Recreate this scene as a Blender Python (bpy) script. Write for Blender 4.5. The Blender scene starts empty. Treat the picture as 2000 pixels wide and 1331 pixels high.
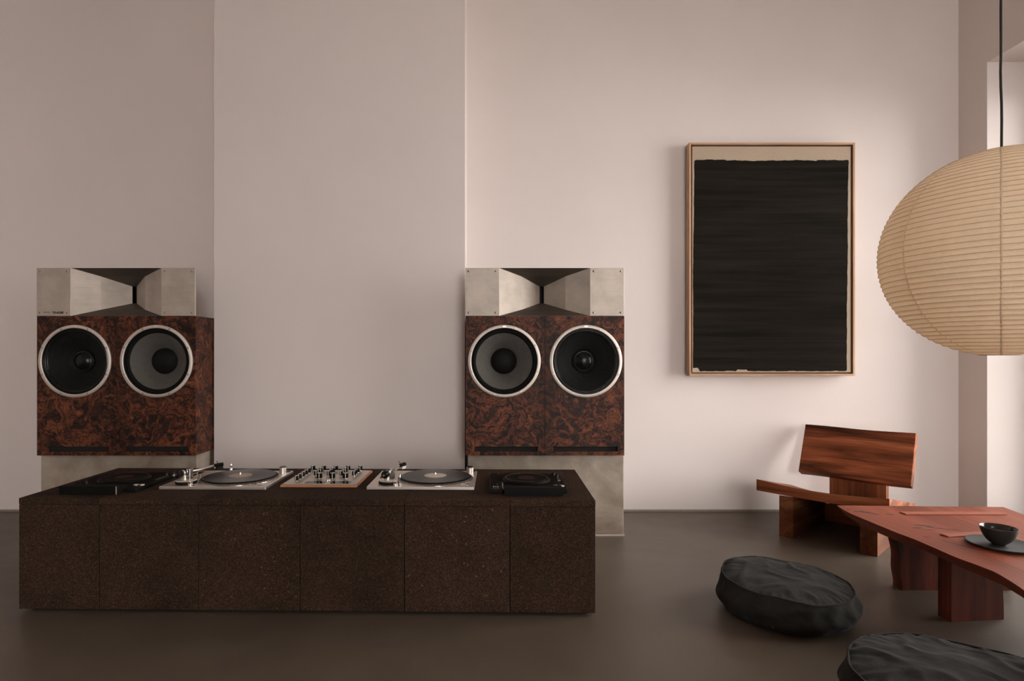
import bpy, bmesh, math, random
from mathutils import Vector, Matrix, noise as mnoise
PI = math.pi
S = bpy.context.scene
COL = S.collection

# ------------------------------------------------------------------ camera
cam = bpy.data.cameras.new('camera')
cam.sensor_width = 36.0
cam.lens = 1163 / 2000 * 36.0
cam.shift_x = 0.025
cam.shift_y = 0.0125
cam.clip_start = 0.05
camo = bpy.data.objects.new('camera', cam)
camo.location = (0, 0, 1.03)
camo.rotation_euler = (PI / 2, 0, 0)
COL.objects.link(camo)
S.camera = camo

# ------------------------------------------------------------------ world: overcast daylight
W = bpy.data.worlds.new('overcast_sky')
S.world = W
W.use_nodes = True
bg = W.node_tree.nodes['Background']
bg.inputs['Color'].default_value = (1.0, 0.965, 0.945, 1)
bg.inputs['Strength'].default_value = 13.0

# daylight portal filling the window opening of the right wall
WIN_Y1, WIN_Z1, NICHE_Z = 3.658, 2.78, 2.82
# niche near end, far end, glass far end, glass head
NICHES = [(1.6, WIN_Y1, 3.60, 2.62), (-2.9, -0.9, -0.9, WIN_Z1), (-5.0, -3.2, -3.2, WIN_Z1)]
SHOP = (0.7, 2.9, 0.2, 3.4)      # shop window in the wall behind the viewer: x0, x1, z0, z1
FY = -5.2      # window niches along the right wall
RX = 3.076           # room face of the right wall
GX = RX + 0.34       # plane of the window glass


def portal(y0, y1, z0, z1, x):
    l = bpy.data.lights.new('window_portal', 'AREA')
    l.shape = 'RECTANGLE'
    l.size = z1 - z0
    l.size_y = y1 - y0
    l.cycles.is_portal = True
    o = bpy.data.objects.new('window_portal', l)
    o.location = (x, (y0 + y1) / 2, (z0 + z1) / 2)
    o.rotation_euler = (0, PI / 2, 0)
    COL.objects.link(o)


for a_, b_, g_, h_ in NICHES:
    portal(a_, g_, 0.02, h_, GX + 0.06)

l = bpy.data.lights.new('window_portal', 'AREA')
l.shape = 'RECTANGLE'
l.size, l.size_y = SHOP[1] - SHOP[0], SHOP[3] - SHOP[2]
l.cycles.is_portal = True
o = bpy.data.objects.new('window_portal', l)
o.location = ((SHOP[0] + SHOP[1]) / 2, FY - 0.14, (SHOP[2] + SHOP[3]) / 2)
o.rotation_euler = (PI / 2, 0, 0)
COL.objects.link(o)

# ------------------------------------------------------------------ colour management
vs = S.view_settings
S.display_settings.display_device = 'sRGB'
vs.view_transform = 'Standard'
vs.look = 'None'
vs.gamma = 1.0
vs.use_curve_mapping = False
vs.exposure = 0.19
S.cycles.max_bounces = 14
S.cycles.diffuse_bounces = 8
S.cycles.glossy_bounces = 4
S.cycles.transparent_max_bounces = 12
S.cycles.sample_clamp_indirect = 6.0


# ================================================================== materials
class NT:
    def __init__(self, name):
        self.m = bpy.data.materials.new(name)
        self.m.use_nodes = True
        self.t = self.m.node_tree
        self.b = self.t.nodes['Principled BSDF']
        self.out = self.t.nodes['Material Output']
        self.co = None

    def n(self, typ, **kw):
        x = self.t.nodes.new(typ)
        for k, v in kw.items():
            if k in x.inputs:
                x.inputs[k].default_value = v
            else:
                setattr(x, k, v)
        return x

    def l(self, a, b):
        self.t.links.new(a, b)

    def obj(self, scale=(1, 1, 1), loc=(0, 0, 0), rot=(0, 0, 0), rand=False):
        if self.co is None:
            self.co = self.n('ShaderNodeTexCoord')
        mp = self.n('ShaderNodeMapping')
        mp.inputs['Scale'].default_value = scale
        mp.inputs['Location'].default_value = loc
        mp.inputs['Rotation'].default_value = rot
        src = self.co.outputs['Object']
        if rand:
            oi = self.n('ShaderNodeObjectInfo')
            mu = self.n('ShaderNodeVectorMath', operation='SCALE')
            cx = self.n('ShaderNodeCombineXYZ')
            for i in range(3):
                self.l(oi.outputs['Random'], cx.inputs[i])
            self.l(cx.outputs[0], mu.inputs[0])
            mu.inputs['Scale'].default_value = 17.0
            ad = self.n('ShaderNodeVectorMath', operation='ADD')
            self.l(src, ad.inputs[0])
            self.l(mu.outputs[0], ad.inputs[1])
            src = ad.outputs[0]
        self.l(src, mp.inputs['Vector'])
        return mp.outputs['Vector']

    def noise(self, vec, scale, detail=4.0, rough=0.55, dist=0.0):
        x = self.n('ShaderNodeTexNoise')
        x.inputs['Scale'].default_value = scale
        x.inputs['Detail'].default_value = detail
        x.inputs['Roughness'].default_value = rough
        x.inputs['Distortion'].default_value = dist
        self.l(vec, x.inputs['Vector'])
        return x

    def ramp(self, fac, stops):
        r = self.n('ShaderNodeValToRGB')
        e = r.color_ramp.elements
        while len(e) > 1:
            e.remove(e[-1])
        for i, (p, c) in enumerate(stops):
            if i == 0:
                e[0].position = p
                k = e[0]
            else:
                k = e.new(p)
            if not isinstance(c, (tuple, list)):
                c = (c, c, c)
            k.color = (c[0], c[1], c[2], 1)
        self.l(fac, r.inputs['Fac'])
        return r.outputs['Color']

    def mix(self, a, b, fac, mode='MIX'):
        x = self.n('ShaderNodeMix', data_type='RGBA', blend_type=mode)
        for v, idx in ((fac, 0), (a, 6), (b, 7)):
            s = x.inputs[idx]
            if hasattr(v, 'is_linked') or hasattr(v, 'links'):
                self.l(v, s)
            elif isinstance(v, (int, float)):
                s.default_value = v if idx == 0 else (v, v, v, 1)
            else:
                s.default_value = (*v, 1)
        return x.outputs[2]

    def bump(self, h, strength=0.2, dist=0.01, normal=None):
        x = self.n('ShaderNodeBump')
        x.inputs['Strength'].default_value = strength
        x.inputs['Distance'].default_value = dist
        self.l(h, x.inputs['Height'])
        if normal is not None:
            self.l(normal, x.inputs['Normal'])
        self.l(x.outputs['Normal'], self.b.inputs['Normal'])
        return x.outputs['Normal']

    def set(self, **kw):
        for k, v in kw.items():
            s = self.b.inputs[k.replace('_', ' ')]
            if hasattr(v, 'links'):
                self.l(v, s)
            elif isinstance(v, (tuple, list)):
                s.default_value = (*v, 1) if len(v) == 3 else v
            else:
                s.default_value = v
        return self


def plain(name, col, rough=0.5, metal=0.0, spec=0.5, **kw):
    a = NT(name)
    a.b.inputs['Specular IOR Level'].default_value = spec
    v = a.obj()
    nz = a.noise(v, 40.0, 3.0)
    lo = tuple(c * 0.9 for c in col)
    hi = tuple(min(1, c * 1.1) for c in col)
    a.set(Base_Color=a.ramp(nz.outputs['Fac'], [(0.3, lo), (0.7, hi)]), Roughness=rough, Metallic=metal, **kw)
    return a.m


def plaster(name, col):
    a = NT(name)
    v = a.obj()
    n1 = a.noise(v, 1.3, 5.0, 0.6)
    n2 = a.noise(v, 160.0, 3.0, 0.6)
    c = a.ramp(n1.outputs['Fac'], [(0.3, tuple(x * 0.975 for x in col)), (0.7, tuple(min(1, x * 1.02) for x in col))])
    a.set(Base_Color=c, Roughness=0.93)
    a.b.inputs['Specular IOR Level'].default_value = 0.15
    a.bump(n2.outputs['Fac'], 0.10, 0.002)
    return a.m


def floor_mat():
    a = NT('microcement_floor')
    v = a.obj()
    n1 = a.noise(v, 0.9, 6.0, 0.6, 0.6)
    n2 = a.noise(v, 7.0, 5.0, 0.6)
    n3 = a.noise(v, 220.0, 2.0)
    c1 = a.ramp(n1.outputs['Fac'], [(0.3, (0.084, 0.065, 0.047)), (0.7, (0.112, 0.088, 0.065))])
    c2 = a.ramp(n2.outputs['Fac'], [(0.35, 0.93), (0.7, 1.06)])
    c3 = a.ramp(n3.outputs['Fac'], [(0.3, 0.88), (0.7, 1.12)])
    c = a.mix(a.mix(c1, c2, 1.0, 'MULTIPLY'), c3, 1.0, 'MULTIPLY')
    r = a.ramp(n2.outputs['Fac'], [(0.3, 0.34), (0.7, 0.44)])
    a.set(Base_Color=c, Roughness=r)
    a.b.inputs['Specular IOR Level'].default_value = 0.32
    a.bump(n3.outputs['Fac'], 0.06, 0.002)
    return a.m


def cork_mat():
    a = NT('dark_expanded_cork')
    v = a.obj(rand=True)
    oi = a.n('ShaderNodeObjectInfo')
    vo = a.n('ShaderNodeTexVoronoi')
    vo.inputs['Scale'].default_value = 290.0
    a.l(v, vo.inputs['Vector'])
    sep = a.n('ShaderNodeSeparateColor')
    a.l(vo.outputs['Color'], sep.inputs[0])
    cell = a.ramp(sep.outputs[0], [(0.0, (0.014, 0.0085, 0.0060)), (0.55, (0.026, 0.0150, 0.0100)), (0.85, (0.038, 0.021, 0.0130)), (0.965, (0.046, 0.024, 0.014)), (0.995, (0.070, 0.034, 0.018))])
    vo2 = a.n('ShaderNodeTexVoronoi')
    vo2.inputs['Scale'].default_value = 70.0
    a.l(v, vo2.inputs['Vector'])
    sep2 = a.n('ShaderNodeSeparateColor')
    a.l(vo2.outputs['Color'], sep2.inputs[0])
    big = a.ramp(sep2.outputs[1], [(0.0, 0.0), (0.955, 0.0), (0.985, 1.0)])
    near = a.ramp(vo2.outputs['Distance'], [(0.18, 0.8), (0.32, 0.0)])
    fk = a.mix(big, near, 1.0, 'MULTIPLY')
    cell = a.mix(cell, (0.115, 0.055, 0.028), fk)
    n1 = a.noise(v, 5.0, 4.0)
    t = a.ramp(n1.outputs['Fac'], [(0.3, 0.8), (0.7, 1.25)])
    c = a.mix(cell, t, 1.0, 'MULTIPLY')
    tone = a.ramp(oi.outputs['Random'], [(0.0, 1.12), (1.0, 1.45)])
    c = a.mix(c, tone, 1.0, 'MULTIPLY')
    a.set(Base_Color=c, Roughness=0.85)
    a.b.inputs['Specular IOR Level'].default_value = 0.08
    a.bump(vo.outputs['Distance'], 0.30, 0.003)
    return a.m


def burl_mat():
    a = NT('burl_walnut_veneer')
    a.co = a.n('ShaderNodeTexCoord')
    sep = a.n('ShaderNodeSeparateXYZ')
    a.l(a.co.outputs['Object'], sep.inputs[0])
    ab = a.n('ShaderNodeMath', operation='ABSOLUTE')
    a.l(sep.outputs['X'], ab.inputs[0])
    oi = a.n('ShaderNodeObjectInfo')
    mul = a.n('ShaderNodeMath', operation='MULTIPLY')
    a.l(oi.outputs['Object Index'], mul.inputs[0])
    mul.inputs[1].default_value = 3.7
    add = a.n('ShaderNodeMath', operation='ADD')
    a.l(sep.outputs['Z'], add.inputs[0])
    a.l(mul.outputs[0], add.inputs[1])
    cmb = a.n('ShaderNodeCombineXYZ')
    a.l(sep.outputs['X'], cmb.inputs[0])
    a.l(sep.outputs['Y'], cmb.inputs[1])
    a.l(add.outputs[0], cmb.inputs[2])
    v = cmb.outputs[0]
    w = a.noise(v, 7.0, 3.0, 0.5)
    sb = a.n('ShaderNodeVectorMath', operation='SUBTRACT')
    a.l(w.outputs['Color'], sb.inputs[0])
    sb.inputs[1].default_value = (0.5, 0.5, 0.5)
    sc = a.n('ShaderNodeVectorMath', operation='SCALE')
    sc.inputs['Scale'].default_value = 0.34
    a.l(sb.outputs[0], sc.inputs[0])
    ad = a.n('ShaderNodeVectorMath', operation='ADD')
    a.l(v, ad.inputs[0])
    a.l(sc.outputs[0], ad.inputs[1])
    n1 = a.noise(ad.outputs[0], 12.0, 7.0, 0.66, 2.0)
    n2 = a.noise(ad.outputs[0], 48.0, 4.0, 0.6, 3.0)
    c = a.ramp(n1.outputs['Fac'], [(0.38, (0.011, 0.006, 0.0045)), (0.46, (0.030, 0.0115, 0.0070)), (0.53, (0.088, 0.027, 0.0125)), (0.62, (0.150, 0.046, 0.019)), (0.75, (0.21, 0.075, 0.032))])
    g = a.ramp(n2.outputs['Fac'], [(0.36, 0.30), (0.48, 0.95), (0.66, 1.35)])
    c = a.mix(c, g, 1.0, 'MULTIPLY')
    # vertical dark figure along the book-match line
    dk = a.ramp(ab.outputs[0], [(0.0, 0.6), (0.07, 1.0)])
    c = a.mix(c, dk, 1.0, 'MULTIPLY')
    a.set(Base_Color=c, Roughness=0.5)
    a.b.inputs['Specular IOR Level'].default_value = 0.16
    a.bump(n2.outputs['Fac'], 0.05, 0.001)
    return a.m


def wood_mat(name, dark, mid, light, along='X', streak=0.5, rough=0.42, scale=1.0):
    a = NT(name)
    sc = {'X': (0.7, 7, 7), 'Y': (7, 0.7, 7), 'Z': (7, 7, 0.7)}[along]
    v = a.obj(tuple(s * scale for s in sc), rand=True)
    fine = a.obj(tuple((s * 1.0 if s < 1 else s * 9) * scale for s in sc), rand=True)
    w = a.noise(v, 0.8, 3.0, 0.5)
    sb = a.n('ShaderNodeVectorMath', operation='SCALE')
    sb.inputs['Scale'].default_value = 1.4
    a.l(w.outputs['Color'], sb.inputs[0])
    ad = a.n('ShaderNodeVectorMath', operation='ADD')
    a.l(v, ad.inputs[0])
    a.l(sb.outputs[0], ad.inputs[1])
    n1 = a.noise(ad.outputs[0], 1.6, 5.0, 0.55, 0.4)
    n2 = a.noise(fine, 2.2, 4.0, 0.6)
    c = a.ramp(n1.outputs['Fac'], [(0.30, dark), (0.30 + 0.2 * (1 - streak) + 0.1, mid), (0.72, light)])
    g = a.ramp(n2.outputs['Fac'], [(0.3, 0.72), (0.6, 1.08)])
    c = a.mix(c, g, 1.0, 'MULTIPLY')
    a.set(Base_Color=c, Roughness=rough)
    a.b.inputs['Specular IOR Level'].default_value = 0.13
    a.bump(n2.outputs['Fac'], 0.08, 0.001)
    return a.m


def metal_mat(name, col, rough=0.35, stretch=(2, 2, 90), blotch=0.12):
    a = NT(name)
    v = a.obj(stretch, rand=True)
    n1 = a.noise(v, 3.0, 4.0, 0.6)
    n2 = a.noise(a.obj(rand=True), 9.0, 4.0, 0.6)
    c = a.ramp(n2.outputs['Fac'], [(0.3, tuple(x * (1 - blotch) for x in col)), (0.7, tuple(min(1, x * (1 + blotch)) for x in col))])
    r = a.ramp(n1.outputs['Fac'], [(0.3, rough * 0.94), (0.7, rough * 1.06)])
    a.set(Base_Color=c, Metallic=1.0, Roughness=r)
    a.bump(n1.outputs['Fac'], 0.015, 0.001)
    return a.m


def stone_mat():
    a = NT('patinated_plinth_stone')
    v = a.obj(rand=True)
    n1 = a.noise(v, 3.2, 6.0, 0.62, 0.9)
    n2 = a.noise(v, 14.0, 5.0, 0.6)
    n3 = a.noise(v, 75.0, 3.0, 0.6)
    c = a.ramp(n1.outputs['Fac'], [(0.28, (0.17, 0.115, 0.08)), (0.45, (0.27, 0.215, 0.16)), (0.62, (0.34, 0.285, 0.225)), (0.8, (0.42, 0.37, 0.31))])
    g = a.ramp(n2.outputs['Fac'], [(0.3, 0.85), (0.7, 1.12)])
    s = a.ramp(n3.outputs['Fac'], [(0.20, 0.55), (0.30, 1.0)])
    c = a.mix(a.mix(c, g, 1.0, 'MULTIPLY'), s, 1.0, 'MULTIPLY')
    a.set(Base_Color=c, Roughness=0.55)
    a.bump(n2.outputs['Fac'], 0.06, 0.003)
    return a.m


def vinyl_mat():
    a = NT('record_vinyl')
    tg = a.n('ShaderNodeTangent', direction_type='RADIAL', axis='Z')
    v = a.obj()
    nz = a.noise(v, 30.0, 2.0)
    a.set(Base_Color=a.ramp(nz.outputs['Fac'], [(0.3, 0.010), (0.7, 0.014)]), Roughness=0.30, Anisotropic=0.75)
    a.l(tg.outputs[0], a.b.inputs['Tangent'])
    return a.m


def paper_mat():
    a = NT('lantern_paper')
    v = a.obj()
    n1 = a.noise(v, 26.0, 5.0, 0.65, 1.2)
    n2 = a.noise(v, 90.0, 3.0, 0.6)
    c = a.ramp(n1.outputs['Fac'], [(0.3, (0.80, 0.68, 0.53)), (0.7, (0.86, 0.75, 0.60))])
    h = a.mix(n1.outputs['Fac'], n2.outputs['Fac'], 0.4)
    a.set(Base_Color=c, Roughness=0.8)
    a.b.inputs['Specular IOR Level'].default_value = 0.2
    nm = a.bump(h, 0.30, 0.006)
    tr = a.n('ShaderNodeBsdfTranslucent')
    a.l(c, tr.inputs['Color'])
    a.l(nm, tr.inputs['Normal'])
    mx = a.n('ShaderNodeMixShader')
    mx.inputs[0].default_value = 0.45
    a.l(a.b.outputs[0], mx.inputs[1])
    a.l(tr.outputs[0], mx.inputs[2])
    a.l(mx.outputs[0], a.out.inputs['Surface'])
    return a.m


def fabric_mat(name, c0, c1):
    a = NT(name)
    v = a.obj(rand=True)
    n1 = a.noise(v, 5.0, 6.0, 0.65, 0.8)
    n2 = a.noise(a.obj((1, 3, 1), rand=True), 22.0, 5.0, 0.65, 0.6)
    n3 = a.noise(v, 420.0, 2.0)
    c = a.ramp(n1.outputs['Fac'], [(0.3, c0), (0.72, c1)])
    g = a.ramp(n2.outputs['Fac'], [(0.3, 0.8), (0.7, 1.2)])
    c = a.mix(c, g, 1.0, 'MULTIPLY')
    a.set(Base_Color=c, Roughness=0.92)
    a.b.inputs['Specular IOR Level'].default_value = 0.2
    a.b.inputs['Sheen Weight'].default_value = 0.03
    h = a.mix(n2.outputs['Fac'], n3.outputs['Fac'], 0.25)
    a.bump(h, 0.40, 0.006)
    return a.m


def linen_mat():
    a = NT('raw_linen')
    v1 = a.obj((900, 1, 60))
    v2 = a.obj((60, 1, 900))
    n1 = a.noise(v1, 1.0, 2.0)
    n2 = a.noise(v2, 1.0, 2.0)
    h = a.mix(n1.outputs['Fac'], n2.outputs['Fac'], 0.5)
    c = a.ramp(h, [(0.35, (0.33, 0.255, 0.185)), (0.65, (0.43, 0.34, 0.255))])
    a.set(Base_Color=c, Roughness=0.95)
    a.bump(h, 0.2, 0.001)
    return a.m


def blackpaint_mat():
    a = NT('brushed_black_paint')
    v = a.obj((0.5, 1, 14))
    n1 = a.noise(v, 2.0, 6.0, 0.65, 0.3)
    v2 = a.obj((2.0, 1, 90))
    n2 = a.noise(v2, 2.0, 4.0, 0.6)
    c = a.ramp(n1.outputs['Fac'], [(0.32, (0.0068, 0.0060, 0.0047)), (0.5, (0.0135, 0.0113, 0.0088)), (0.72, (0.0205, 0.0170, 0.0132))])
    a.set(Base_Color=c, Roughness=0.85)
    a.b.inputs['Specular IOR Level'].default_value = 0.03
    a.bump(n2.outputs['Fac'], 0.12, 0.001)
    return a.m


def glass_mat():
    a = NT('window_glass')
    g = a.n('ShaderNodeBsdfGlossy')
    g.inputs['Roughness'].default_value = 0.02
    t = a.n('ShaderNodeBsdfTransparent')
    f = a.n('ShaderNodeFresnel')
    f.inputs['IOR'].default_value = 1.45
    m = a.n('ShaderNodeMixShader')
    a.l(f.outputs[0], m.inputs[0])
    a.l(t.outputs[0], m.inputs[1])
    a.l(g.outputs[0], m.inputs[2])
    a.l(m.outputs[0], a.out.inputs['Surface'])
    return a.m


M = {}
M['wall'] = plaster('warm_plaster', (0.69, 0.623, 0.592))
M['ceiling'] = plaster('ceiling_plaster', (0.66, 0.60, 0.56))
M['floor'] = floor_mat()
M['skirt'] = plain('taupe_skirting', (0.25, 0.215, 0.17), 0.6)
M['cork'] = cork_mat()
M['burl'] = burl_mat()
M['stone'] = stone_mat()
M['alu'] = metal_mat('brushed_steel_sheet', (0.50, 0.445, 0.39), 0.66)
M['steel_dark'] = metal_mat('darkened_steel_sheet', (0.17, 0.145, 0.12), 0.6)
M['alu_deck'] = metal_mat('satin_aluminium', (0.72, 0.66, 0.60), 0.40, (90, 2, 2), 0.03)
M['ring'] = metal_mat('cast_aluminium_ring', (0.64, 0.58, 0.525), 0.62, (3, 3, 3), 0.05)
M['chrome'] = plain('polished_chrome', (0.82, 0.78, 0.74), 0.15, 1.0)
M['screw'] = plain('dull_screw_steel', (0.30, 0.26, 0.22), 0.35, 1.0)
M['black'] = plain('matt_black_plastic', (0.0065, 0.006, 0.005), 0.5, spec=0.08)
M['gloss'] = plain('gloss_black_plastic', (0.0065, 0.006, 0.005), 0.25, spec=0.22)
M['dark_cone'] = plain('black_paper_cone', (0.008, 0.008, 0.007), 0.6, spec=0.10)
M['grey_cone'] = plain('grey_paper_cone', (0.078, 0.073, 0.064), 0.75, spec=0.2)
M['rubber'] = plain('black_rubber', (0.006, 0.006, 0.005), 0.7, spec=0.08)
M['void'] = plain('dark_void', (0.006, 0.006, 0.005), 0.9)
M['ink'] = plain('black_ink', (0.02, 0.017, 0.013), 0.6)
M['white_mark'] = plain('white_pointer_paint', (0.75, 0.72, 0.68), 0.5)
M['vinyl'] = vinyl_mat()
M['label_a'] = plain('record_label_taupe', (0.36, 0.28, 0.22), 0.6)
M['label_b'] = plain('record_label_cream', (0.52, 0.45, 0.36), 0.6)
M['mixer_wood'] = plain('copper_brown_wood_edge', (0.42, 0.19, 0.095), 0.45)
M['mixer_panel'] = metal_mat('mixer_faceplate', (0.66, 0.60, 0.54), 0.45, (90, 2, 2), 0.03)
M['meter'] = plain('dark_meter_glass', (0.02, 0.02, 0.018), 0.12)
M['red_led'] = plain('dull_red_display', (0.030, 0.011, 0.008), 0.4, spec=0.2)
M['oak'] = wood_mat('pale_frame_wood', (0.36, 0.21, 0.125), (0.47, 0.29, 0.185), (0.53, 0.345, 0.23), 'Z', 0.3, 0.5)
M['oak_h'] = wood_mat('pale_frame_wood_rail', (0.36, 0.21, 0.125), (0.47, 0.29, 0.185), (0.53, 0.345, 0.23), 'X', 0.3, 0.5)
M['linen'] = linen_mat()
M['paint'] = blackpaint_mat()
M['chair'] = wood_mat('reddish_walnut', (0.050, 0.015, 0.0070), (0.28, 0.083, 0.033), (0.47, 0.18, 0.078), 'X', 0.42, 0.45)
M['chair_y'] = wood_mat('reddish_walnut_leg_shaded', (0.06, 0.019, 0.009), (0.145, 0.048, 0.020), (0.26, 0.105, 0.047), 'Y', 0.4, 0.5)  # chair walnut lowered in tone, shade of the leg fronts put into the colour
M['chair_z'] = wood_mat('reddish_walnut_post', (0.09, 0.030, 0.014), (0.23, 0.080, 0.034), (0.34, 0.140, 0.062), 'Z', 0.4, 0.42)
M['table'] = wood_mat('red_brown_tabletop', (0.155, 0.036, 0.018), (0.235, 0.060, 0.030), (0.31, 0.090, 0.050), 'Y', 0.3, 0.45, 0.7)
M['table_z'] = wood_mat('red_brown_leg_shaded', (0.022, 0.0065, 0.004), (0.075, 0.0165, 0.0085), (0.14, 0.033, 0.016), 'Z', 0.5, 0.5)  # table wood darkened, the weak light near the floor is painted in
M['strip'] = wood_mat('red_wood_strip', (0.24, 0.075, 0.045), (0.33, 0.11, 0.068), (0.40, 0.145, 0.09), 'X', 0.3, 0.45)
M['crack'] = plain('dark_wood_fissure', (0.022, 0.010, 0.007), 0.8)
M['paper'] = paper_mat()
M['rib'] = plain('bamboo_rib', (0.56, 0.42, 0.29), 0.6)
M['cord'] = plain('black_textile_cord', (0.02, 0.019, 0.014), 0.8)
M['pouf'] = fabric_mat('washed_charcoal_canvas', (0.0115, 0.0105, 0.0085), (0.022, 0.0200, 0.0165))
M['ceramic'] = plain('dark_stoneware', (0.022, 0.019, 0.017), 0.45, spec=0.3)
M['ceramic_in'] = plain('glazed_dark_stoneware', (0.022, 0.018, 0.016), 0.14)
M['saucer'] = plain('matt_slate_saucer', (0.020, 0.019, 0.017), 0.6, spec=0.25)
M['glass'] = glass_mat()
M['winframe'] = plain('window_frame_paint', (0.10, 0.09, 0.08), 0.5)
M['pavement'] = plain('pale_pavement', (0.42, 0.40, 0.37), 0.9)


# ================================================================== mesh helpers
def link(name, bm, mat, parent=None, smooth=False, ang=None):
    me = bpy.data.meshes.new(name)
    bm.normal_update()
    bm.to_mesh(me)
    bm.free()
    return link_me(name, me, mat, parent, smooth, ang)


def link_me(name, me, mat, parent=None, smooth=False, ang=None):
    mats = mat if isinstance(mat, list) else [mat]
    for m in mats:
        me.materials.append(M[m])
    if smooth:
        me.polygons.foreach_set('use_smooth', [True] * len(me.polygons))
    if ang is not None:
        me.polygons.foreach_set('use_smooth', [True] * len(me.polygons))
        me.set_sharp_from_angle(angle=math.radians(ang))
    o = bpy.data.objects.new(name, me)
    COL.objects.link(o)
    o.parent = parent
    return o


def copy_part(src, parent, loc=None, rot=None, scale=None):
    o = src.copy()
    COL.objects.link(o)
    o.parent = parent
    if loc is not None:
        o.location = loc
    if rot is not None:
        o.rotation_euler = rot
    if scale is not None:
        o.scale = scale
    return o


def empty(name, loc, rz=0.0):
    o = bpy.data.objects.new(name, None)
    o.empty_display_size = 0.1
    o.location = loc
    o.rotation_euler = (0, 0, rz)
    COL.objects.link(o)
    return o


def tag(o, label, cat, group=None):
    o['label'] = label
    o['category'] = cat
    if group:
        o['group'] = group
    return o


def struct(o, label=None):
    o['kind'] = 'structure'
    if label:
        o['label'] = label
    return o


def box(bm, x0, x1, y0, y1, z0, z1, bev=0.0, seg=2):
    vs_ = [bm.verts.new(p) for p in ((x0, y0, z0), (x1, y0, z0), (x1, y1, z0), (x0, y1, z0),
                                     (x0, y0, z1), (x1, y0, z1), (x1, y1, z1), (x0, y1, z1))]
    fs = []
    for q in ((0, 3, 2, 1), (4, 5, 6, 7), (0, 1, 5, 4), (1, 2, 6, 5), (2, 3, 7, 6), (3, 0, 4, 7)):
        fs.append(bm.faces.new([vs_[i] for i in q]))
    if bev > 0:
        es = list({e for f in fs for e in f.edges})
        bmesh.ops.bevel(bm, geom=es, offset=bev, segments=seg, affect='EDGES', profile=0.5)
    return vs_


def B(*a, **k):
    bm = bmesh.new()
    box(bm, *a, **k)
    return bm


def lathe(bm, prof, seg=48, axis='Z', cx=0, cy=0, cz=0, close=False):
    """prof: list of (r, h). Rings about the axis; r==0 makes a pole."""
    rings = []
    for r, h in prof:
        if r < 1e-7:
            rings.append([bm.verts.new(_ax(0, 0, h, axis, cx, cy, cz))])
        else:
            rings.append([bm.verts.new(_ax(r * math.cos(2 * PI * i / seg), r * math.sin(2 * PI * i / seg), h, axis, cx, cy, cz)) for i in range(seg)])
    pairs = list(zip(rings[:-1], rings[1:]))
    if close:
        pairs.append((rings[-1], rings[0]))
    for a, b in pairs:
        for i in range(seg):
            j = (i + 1) % seg
            if len(a) == 1 and len(b) == 1:
                continue
            if len(a) == 1:
                bm.faces.new((a[0], b[j], b[i]))
            elif len(b) == 1:
                bm.faces.new((a[i], a[j], b[0]))
            else:
                bm.faces.new((a[i], a[j], b[j], b[i]))
    bmesh.ops.recalc_face_normals(bm, faces=bm.faces)


def _ax(x, y, h, axis, cx, cy, cz):
    if axis == 'Z':
        return (cx + x, cy + y, cz + h)
    if axis == 'Y':     # h runs toward +Y
        return (cx + x, cy + h, cz + y)
    return (cx + h, cy + x, cz + y)


def L(prof, seg=48, axis='Z', c=(0, 0, 0), close=False):
    bm = bmesh.new()
    lathe(bm, prof, seg, axis, *c, close=close)
    return bm


def tube(bm, pts, r, seg=10, cap=True):
    pts = [Vector(p) for p in pts]
    rs = r if isinstance(r, (list, tuple)) else [r] * len(pts)
    rings = []
    up = Vector((0, 0, 1))
    for i, p in enumerate(pts):
        a = pts[max(i - 1, 0)]
        b = pts[min(i + 1, len(pts) - 1)]
        t = (b - a).normalized()
        ref = up if abs(t.dot(up)) < 0.95 else Vector((0, 1, 0))
        s = t.cross(ref).normalized()
        n = s.cross(t).normalized()
        rings.append([bm.verts.new(p + rs[i] * (math.cos(2 * PI * k / seg) * s + math.sin(2 * PI * k / seg) * n)) for k in range(seg)])
    for a, b in zip(rings[:-1], rings[1:]):
        for k in range(seg):
            j = (k + 1) % seg
            bm.faces.new((a[k], a[j], b[j], b[k]))
    if cap:
        bm.faces.new(list(reversed(rings[0])))
        bm.faces.new(rings[-1])
    bmesh.ops.recalc_face_normals(bm, faces=bm.faces)


def T(pts, r, seg=10):
    bm = bmesh.new()
    tube(bm, pts, r, seg)
    return bm


def prism(bm, pts, z0, z1):
    """closed outline in XY extruded from z0 to z1"""
    a = [bm.verts.new((x, y, z0)) for x, y in pts]
    b = [bm.verts.new((x, y, z1)) for x, y in pts]
    n = len(pts)
    bm.faces.new(list(reversed(a)))
    bm.faces.new(b)
    for i in range(n):
        j = (i + 1) % n
        bm.faces.new((a[i], a[j], b[j], b[i]))
    bmesh.ops.recalc_face_normals(bm, faces=bm.faces)


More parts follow.
